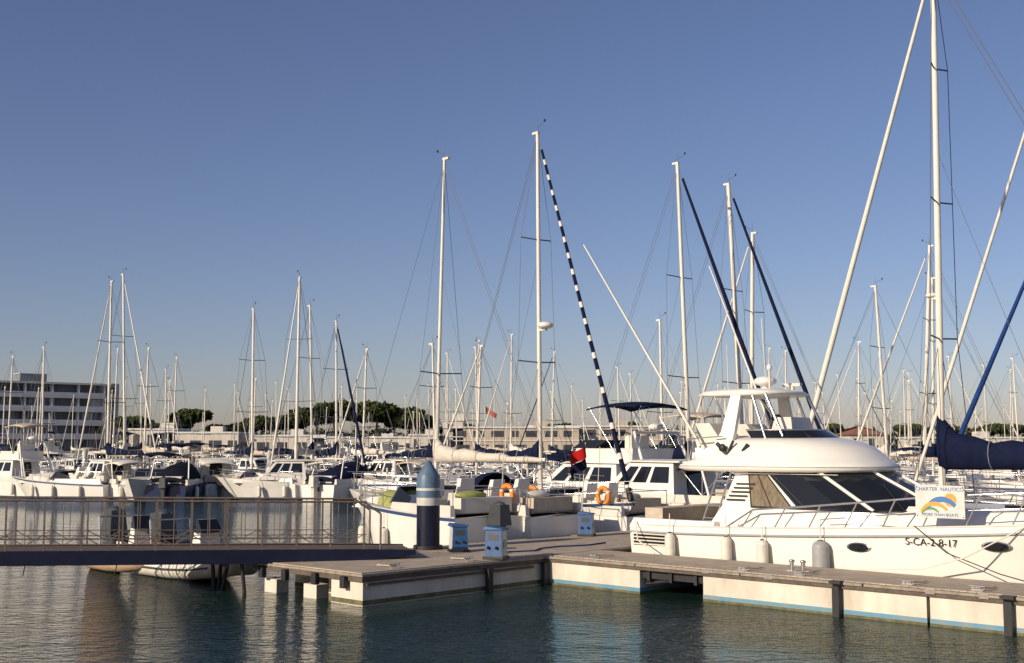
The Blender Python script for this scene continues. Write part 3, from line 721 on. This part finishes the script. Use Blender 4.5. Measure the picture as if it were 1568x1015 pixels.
# ------------------------------------------------------------------ named near boats
taken=[]
def place(mbx,name,xy,ang):
    o=mbx.obj(name,(xy[0],xy[1],0),ang); taken.append((xy[0],xy[1])); return o
def sb_at_mast(bearing,D,ang,L,H,**kw):
    mastx=kw.get('mastx',.56); p=site(bearing,D)
    d=Vector((math.cos(ang),math.sin(ang))); org=Vector((p[0],p[1]))-d*mastx*L
    o=place(sailboat(L=L,H=H,**kw),'sailboat',org,ang); c=org+d*L*.5; taken.append((c.x,c.y)); return o
TOB=ANG; AWAY=ANG+math.pi
sb_at_mast(1437,30,AWAY,12.0,15.6,B=3.9,cover=NAVY,jib=CWHITE,sp=(.30,.55,.80),jr=.07,mr=.10,mastx=.62,rake=.25,spl=.80,radar=.38,rs=.6,dodger=NAVY,mm=MASTW,cs=1.7,wr=.011)
sb_at_mast(827,37,R(-52),9.6,13.0,B=3.2,cover=NAVY,striped=True,sp=(.36,.70),radar=.46,mastx=.56,rake=.1,spl=.75,jr=.065,mr=.08,dodger=NAVY,fl=False)
sb_at_mast(668,40,AWAY,10.5,12.8,B=3.3,cover=SAILP,jib=None,sp=(.35,),rake=.35,mastx=.56,spl=.95,mr=.07,dodger=NAVY,hm=WHITE,cs=1.1,buoy=True)
sb_at_mast(1055,45,TOB,10.5,14.0,B=3.4,jib=NAVY,sp=(.33,.64),rake=.4,mr=.10,jr=.08,cover=NAVY)
sb_at_mast(1137,47.3,TOB,10,13.7,B=3.3,jib=NAVY,sp=(.33,.64),rake=.5,mr=.12,jr=.075,cover=NAVY)
sb_at_mast(1148,52,AWAY,9.5,12.4,B=3.2,jib=CWHITE,mr=.11)
sb_at_mast(1410,58,AWAY,10,12.8,B=3.2,jib=CWHITE,rake=.7,mr=.11,cover=NAVY)
sb_at_mast(1357,55.8,TOB,9,10.6,B=3,jib=None,rake=.4,mr=.09,cover=SAILP)
sb_at_mast(1425,62,AWAY,9.5,11.8,B=3,jib=None,mr=.09)
sb_at_mast(1646,31,AWAY,11,14.6,B=3.6,jib=CWHITE,mr=.09,rake=.1,jr=.05,sp=(.33,.64))
sb_at_mast(1612,36,AWAY,9,10.2,B=3.2,jib=BLUE,jr=.075,mr=.09,cover=SAILP)
sb_at_mast(168,70,AWAY,9.5,12.8,rake=-.2,mr=.09,cover=NAVY)
sb_at_mast(195,74,TOB,10,13.9,rake=1.0,mr=.09,cover=SAILP)
sb_at_mast(388,72,R(-60),9,11.4,jib=None,mr=.09,cover=NAVY)
sb_at_mast(455,69,R(-100),9.5,12.9,jib=CWHITE,mr=.10,rake=.1,cover=SAILP)
sb_at_mast(480,72,TOB,9,11.6,rake=.5,jib=None,mr=.08)
sb_at_mast(517,70,R(-55),9,10.4,jib=NAVY,jr=.08,mr=.08)
sb_at_mast(556,74,AWAY,8,9.0,jib=CWHITE,mr=.08,cover=SAILP)
sb_at_mast(730,62,AWAY,8,8.2,jib=CWHITE,mr=.08)
sb_at_mast(668,58,TOB,8,8.0,jib=None,mr=.07)
sb_at_mast(68,84,TOB,8,10.0,jib=None,mr=.07)
sb_at_mast(15,80,AWAY,8,9.0,jib=None,mr=.07)
def mb_at(bearing,D,ang,**kw):
    p=site(bearing,D); L=kw.get('L',7); d=Vector((math.cos(ang),math.sin(ang)))
    org=Vector((p[0],p[1]))-d*L*.5; taken.append((p[0],p[1]))
    return place(motorboat(**kw),'motorboat',org,ang)
mb_at(648,33.0,R(128),L=6.4,B=2.7,style='plain',canvas=GREENC,ob=True,sheer=BOOT,dfs=.3)
mb_at(727,34.0,R(136),L=6.5,B=2.6,style='plain',canvas=CWHITE,ob=False,hm=WHITE,sheer=WHITE2,dfs=.25,detail=True,fl=(RED,NAVY))
mb_at(800,46,R(140),L=7.5,B=2.8,style='open',canvas=NAVY,ob=False)
mb_at(866,36.5,R(136),L=6.5,B=2.6,style='plain',canvas=CWHITE,ob=False,dfs=.1,detail=True)
mb_at(905,43,AWAY,L=10.5,B=3.7,style='fly',canvas=NAVY,ob=False,dfs=.15)
mb_at(1000,38.5,AWAY,L=7.6,B=3.2,style='cabin',canvas=NAVY,ob=False,dfs=.3)
mb_at(1010,50,AWAY,L=9.5,B=3.5,style='fly',canvas=BEIGE,ob=False)
mb_at(102,66,R(165),L=6.6,B=2.6,style='plain',canvas=CWHITE,sheer=BOOT)
mb_at(165,67,R(140),L=6.2,B=2.5,style='cabin',canvas=CWHITE)
mb_at(235,65,R(-95),L=6.0,B=2.6,style='open',canvas=NAVY,boot=BOOT)
mb_at(285,66,R(88),L=6.2,B=2.6,style='cover',canvas=BLACKC,hm=NAVYH)
mb_at(330,69,R(110),L=6.2,B=2.6,style='cabin',canvas=CWHITE)
mb_at(388,67,R(160),L=7.0,B=2.7,style='plain',canvas=CWHITE)
mb_at(430,66,R(190),L=6.8,B=2.7,style='cabin',canvas=CWHITE)
mb_at(500,66.5,R(170),L=6.5,B=2.6,style='plain',canvas=CWHITE)
mb_at(545,67,R(60),L=6.5,B=2.6,style='cover',canvas=NAVY)
mb_at(590,68,R(150),L=6.5,B=2.6,style='cabin',canvas=BEIGE)
mb_at(20,70,R(150),L=7,B=2.7,style='fly',canvas=BEIGE)

# ------------------------------------------------------------------ marina rows behind (shared meshes)
sbv=[]; 
for i,(c,j,hm) in enumerate(((NAVY,None,WHITE),(SAILP,CWHITE,WHITE),(BEIGE,None,WHITE2),(NAVY,None,NAVYH),(CWHITE,CWHITE,WHITE),(BEIGE,None,CREAM),(NAVY,NAVY,WHITE))):
    sbv.append(sailboat(L=8.5+.3*i,H=9.2+.42*((i*3)%7),cover=c,jib=j,hm=hm,mr=.08,jr=.045,dodger=(NAVY,BEIGE,None)[i%3],sp=((.4,),(.35,.68))[i%2],rake=.1+.12*(i%4),wr=.0055,detail=False,bimini=(None,NAVY,None,None)[i%4]).mesh('sailboat'))
mbv=[]
for i,(st,c,hm) in enumerate((('cabin',CWHITE,WHITE),('open',BEIGE,WHITE),('fly',NAVY,WHITE),('cover',NAVY,WHITE),('plain',CWHITE,WHITE),('cabin',CWHITE,WHITE2),('plain',CWHITE,WHITE))):
    mbv.append(motorboat(L=6.2+.4*i,B=2.6+.07*i,style=st,canvas=c,hm=hm,ob=i%2==0).mesh('motorboat'))
nb=0
vv=Vector((V.x,V.y)); nn=-Vector((U.x,U.y))
for ri in range(9):
    q=44+23.5*ri
    s=-200.0; lo=None; hi=None
    while s<260:
        s+=random.uniform(3.8,4.9)
        for side in (-1,1):
            c=nn*(q+side*6.8)+vv*s
            D=c.y
            if D<57 or D>182: continue
            br=c.x/D
            if abs(br)>.47 : continue
            pxx=784+1800*br
            if pxx<620 and D<76: continue
            if pxx>=620 and D<60: continue
            if any((c.x-a)**2+(c.y-b)**2<20 for a,b in taken): continue
            if random.random()<(.10 if pxx<1000 else .22): continue
            lo=s if lo is None else min(lo,s); hi=s if hi is None else max(hi,s)
            ang=(ANG if side>0 else ANG+math.pi)+random.uniform(-.06,.06)
            if random.random()<.5: ang+=math.pi
            sail=random.random()<.56
            me=random.choice(sbv if sail else mbv)
            sc=random.uniform(.65,1.06) if sail else random.uniform(.85,1.1)
            Lb=(9.4 if sail else 7.3)*sc; d=Vector((math.cos(ang),math.sin(ang)))
            org=c-d*Lb*.5
            put(me,'sailboat' if sail else 'motorboat',(org.x,org.y,0),ang,sc=sc); nb+=1
    if lo is not None:
        a=nn*q+vv*lo; b=nn*q+vv*hi; c=(a+b)/2
        mbp=MB(); mbp.box((0,0,.2),((b-a).length,2.2,.55),PCONC); mbp.box((0,0,.50),((b-a).length,2.3,.05),PLANK)
        k=int((b-a).length/9)
        for i in range(k):
            x_=-(b-a).length/2+9*i+3
            mbp.frus((x_-.15,x_+.15,-.6,-.3),(x_-.13,x_+.13,-.58,-.32),.52,1.4,PEDW)
        for i in range(int((b-a).length/18)):
            x_=-(b-a).length/2+18*i+6; mbp.tube((x_,1.3,-1),(x_,1.3,2.6),.2,PWh,n=10)
        mbp.obj('walkway_pontoon',(c.x,c.y,0),math.atan2(V.y,V.x))
print('background boats',nb)

# ------------------------------------------------------------------ buildings
WALL=mat('render_white',(.60,.56,.50),.85,var=.18,vscale=.3); WALLB=mat('render_beige',(.50,.43,.34),.85,var=.2,vscale=.3)
WALLG=mat('slab_pale',(.66,.67,.68),.8,var=.2,vscale=.4); WIN=mat('window_glass',(.06,.07,.085),.12,var=.5,vscale=.5)
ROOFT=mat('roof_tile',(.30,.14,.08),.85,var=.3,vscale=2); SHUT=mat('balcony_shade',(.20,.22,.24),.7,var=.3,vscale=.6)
mb=MB(); W0,Dp,fh=60,12,2.75; nf=5
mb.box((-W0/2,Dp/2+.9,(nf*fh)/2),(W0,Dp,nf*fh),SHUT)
for k in range(nf+1):
    mb.box((-W0/2,Dp/2,k*fh+.0),(W0+.6,Dp+1.8,.38),WALLG)
    if k<nf:
        if k>0: mb.box((-W0/2,-.85,k*fh+.58),(W0,.08,.75),WALLG)
        x=-W0+.8
        while x<-1.5:
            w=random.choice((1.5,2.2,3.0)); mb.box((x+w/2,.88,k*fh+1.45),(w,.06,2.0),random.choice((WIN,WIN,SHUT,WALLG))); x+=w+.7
for i in range(12): mb.box((-i*5.2-.15,0,nf*fh/2),(.26,1.6,nf*fh-.1),WALLG)
mb.box((1.6,1.4,nf*fh/2+.1),(2.6,2.6,nf*fh+.4),WALL,rz=R(-60))
for k in range(nf): mb.box((1.6,-.55,k*fh+1.6),(.9,.3,1.3),WIN)
for x,w in ((-13,5.2),(-27,1.4),(-43,6)): mb.box((x,6,nf*fh+1.05),(w,4,1.8),SHUT)
mb.box((-13,6,nf*fh+2.0),(5.6,4.3,.12),WALLG); mb.tube((-27.6,5,nf*fh),(-27.6,5,nf*fh+3),.12,WIRE)
mb.obj('apartment_building',(-(784-160)/F*242,242,1.7),R(38))
def lowb(name,bearing,D,w,h,fl,wall,roof='flat',rz=0.0,dep=9,arches=False):
    p=site(bearing,D); mb=MB()
    mb.box((0,dep/2,h/2),(w,dep,h),wall)
    fhh=h/fl
    for k in range(fl):
        x=-w/2+.7
        while x<w/2-1.4:
            ww=1.1 if not arches else random.choice((1.6,2.2))
            hh2=fhh*.5 if k>0 or not arches else fhh*.6
            mb.box((x+ww/2,-.01,k*fhh+ (hh2/2+.15 if arches and k==0 else fhh*.55)),(ww,.08,hh2),WIN)
            x+=ww+(1.4 if not arches else 1.1)
        if k: mb.box((0,-.06,k*fhh),(w+.1,.2,.16),WALLG)
    if roof=='hip':
        mb.frus((-w/2-.5,w/2+.5,-.5,dep+.5),(-w/2+dep*.4,w/2-dep*.4,dep*.45,dep*.55),h,h+1.6,ROOFT)
    else:
        mb.box((0,dep/2,h+.15),(w+.5,dep+.5,.3),WALLG); mb.box((w*.2,dep/2,h+.8),(2.2,2.5,1.0),wall)
    mb.obj(name,(p[0],p[1],1.7),rz)
lowb('marina_building',790,206,22,4.3,2,WALLB,arches=True); lowb('marina_building',915,212,24,4.6,2,WALLB,arches=True,rz=.05)
lowb('white_house',694,206,3.6,5.6,2,WALL); lowb('white_house',650,204,5,3.0,1,WALL,'flat'); lowb('marina_building',300,206,15,3.4,1,WALL,arches=True)
lowb('white_house',235,206,8,4.0,1,WALL,'flat'); lowb('marina_building',420,208,18,2.9,1,WALL,arches=True); lowb('marina_building',560,208,18,2.6,1,WALL,arches=True)
lowb('marina_building',1040,220,20,3.8,1,WALL); lowb('white_house',1325,210,6,3.2,1,WALL,'hip'); lowb('marina_building',1180,216,18,3.4,1,WALLB,'flat'); lowb('marina_building',1480,216,20,2.6,1,WALL)
# ------------------------------------------------------------------ trees
LD=mat('pine_foliage_shaded',(.028,.042,.014),.9,var=.4,vscale=2,spec=.1); LL=mat('pine_foliage_lit',(.070,.092,.026),.9,var=.3,vscale=2,spec=.1); BARK=mat('bark',(.10,.07,.05),.9,var=.4)
def leaves(mb,c,r,n,size):
    c=Vector(c)
    for _ in range(n):
        d=Vector((random.gauss(0,1),random.gauss(0,1),random.gauss(0,1))).normalized()*random.uniform(.45,1.05)
        p=c+Vector((d.x*r[0],d.y*r[1],d.z*r[2]))
        a=Vector((random.gauss(0,1),random.gauss(0,1),random.gauss(0,1))).normalized(); b=a.orthogonal().normalized(); b.rotate(Matrix.Rotation(random.uniform(0,6.28),3,a))
        e=a.cross(b); s=size*random.uniform(.5,1.1)
        mb.add([p+b*s,p+e*s*.6,p-b*s,p-e*s*.6],[(0,1,2,3)],LL if (d.z>.1 and random.random()<.8) else LD)  # upper leaves mostly paler: light from above put into the foliage colour
def pine(h,cw):
    mb=MB(); bend=random.uniform(-.6,.6)
    pts=[(0,0,0),(bend*.4,.1,h*.3),(bend,0,h*.62)]
    for i in range(2): mb.tube(pts[i],pts[i+1],.28-.07*i,BARK,r2=.21-.06*i,n=8)
    k=8
    for i in range(k):
        a=2*math.pi*i/k+random.uniform(-.3,.3); rr=cw*random.uniform(.35,.68); e=(bend+math.cos(a)*rr,math.sin(a)*rr,h*random.uniform(.70,.86))
        mb.tube(pts[2],e,.11,BARK,r2=.04,n=5)
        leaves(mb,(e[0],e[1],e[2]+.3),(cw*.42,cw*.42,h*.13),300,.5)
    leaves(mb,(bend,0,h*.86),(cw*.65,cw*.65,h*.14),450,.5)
    return mb.mesh('pine_tree')
PT=[pine(8.2,4.6),pine(7.2,3.6),pine(6.4,4.6),pine(7.6,5.2)]
for br,D,k,s in ((292,232,1,1.15),(405,232,2,1.08),(465,232,0,1.02),(488,236,3,1.14),(515,230,0,1.2),(545,234,3,1.25),(575,232,0,1.2),(603,236,3,1.16),(628,232,2,1.15),(440,236,2,1.05),(375,238,2,.92),
               (345,240,2,.85),(240,240,2,.9),(265,242,3,.8),(1270,240,1,.78),(1395,240,2,.85),(1385,238,1,.75),(1300,246,2,.75),(1520,240,2,.85),(1545,242,3,.75),(700,244,2,.9),(860,248,2,.9),(960,246,1,.85),(1210,246,2,.8),(200,240,3,.95),(640,242,3,.9),(1130,246,3,.75),(1440,244,3,.72)):
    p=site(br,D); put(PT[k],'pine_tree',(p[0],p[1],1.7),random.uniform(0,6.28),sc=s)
mb=MB()
x=-140
while x<140:
    hh=random.uniform(2.0,3.4); leaves(mb,(x,262+random.uniform(-4,4),2.6+hh*.5),(3.4,2.5,hh),220,.6); x+=3.2
mb.obj('distant_tree_row')
mb=MB(); mb.tube((0,0,0),(0,0,7.6),.05,MASTW,n=8)
vs=[];
for i in range(9): t=i/8; vs+=[(t*1.5,.15*math.sin(t*6),7.5-1.0*t),(t*1.4,.15*math.sin(t*6),6.7-.8*t)]
mb.add(vs,[(2*i,2*i+1,2*i+3,2*i+2) for i in range(8)],mat('flag_faded',(.40,.12,.10),.9,var=.3,vscale=4),True); p=site(743,150); mb.obj('flagpole',(p[0],p[1],.5))

# ------------------------------------------------------------------ light
w=bpy.data.worlds.new('World'); scene.world=w; w.use_nodes=True; nt=w.node_tree; bg=nt.nodes['Background']
sky=nt.nodes.new('ShaderNodeTexSky'); sky.sky_type='NISHITA'; sky.sun_disc=False
el=22.0; sd=Vector((-.76,-.65,0)).normalized(); sd=Vector((sd.x*math.cos(R(el)),sd.y*math.cos(R(el)),math.sin(R(el))))
sky.sun_elevation=R(el); sky.sun_rotation=math.atan2(sd.x,sd.y)%(2*math.pi)
sky.air_density=1.0; sky.dust_density=.55; sky.ozone_density=3.5; sky.altitude=0
tm=nt.nodes.new('ShaderNodeMix'); tm.data_type='RGBA'; tm.blend_type='MULTIPLY'; tm.inputs['Factor'].default_value=1; tm.inputs['B'].default_value=(1.11,.95,1.05,1)
nt.links.new(sky.outputs['Color'],tm.inputs['A']); nt.links.new(tm.outputs['Result'],bg.inputs['Color']); bg.inputs['Strength'].default_value=.084
sl=bpy.data.lights.new('sun','SUN'); sl.energy=5.0; sl.angle=R(.5); sl.color=(1,.85,.65)
so=bpy.data.objects.new('sun',sl); scene.collection.objects.link(so); so.rotation_euler=(-sd).to_track_quat('-Z','Y').to_euler()
cd=bpy.data.cameras.new('camera'); cd.sensor_width=36; cd.lens=36*1800/1568; cd.clip_end=6000; cd.clip_start=.1
co=bpy.data.objects.new('camera',cd); scene.collection.objects.link(co); co.location=(0,0,3.0); co.rotation_euler=(R(90+5.54),0,0)
scene.camera=co
scene.view_settings.view_transform='Standard'; scene.view_settings.look='None'; scene.view_settings.exposure=0
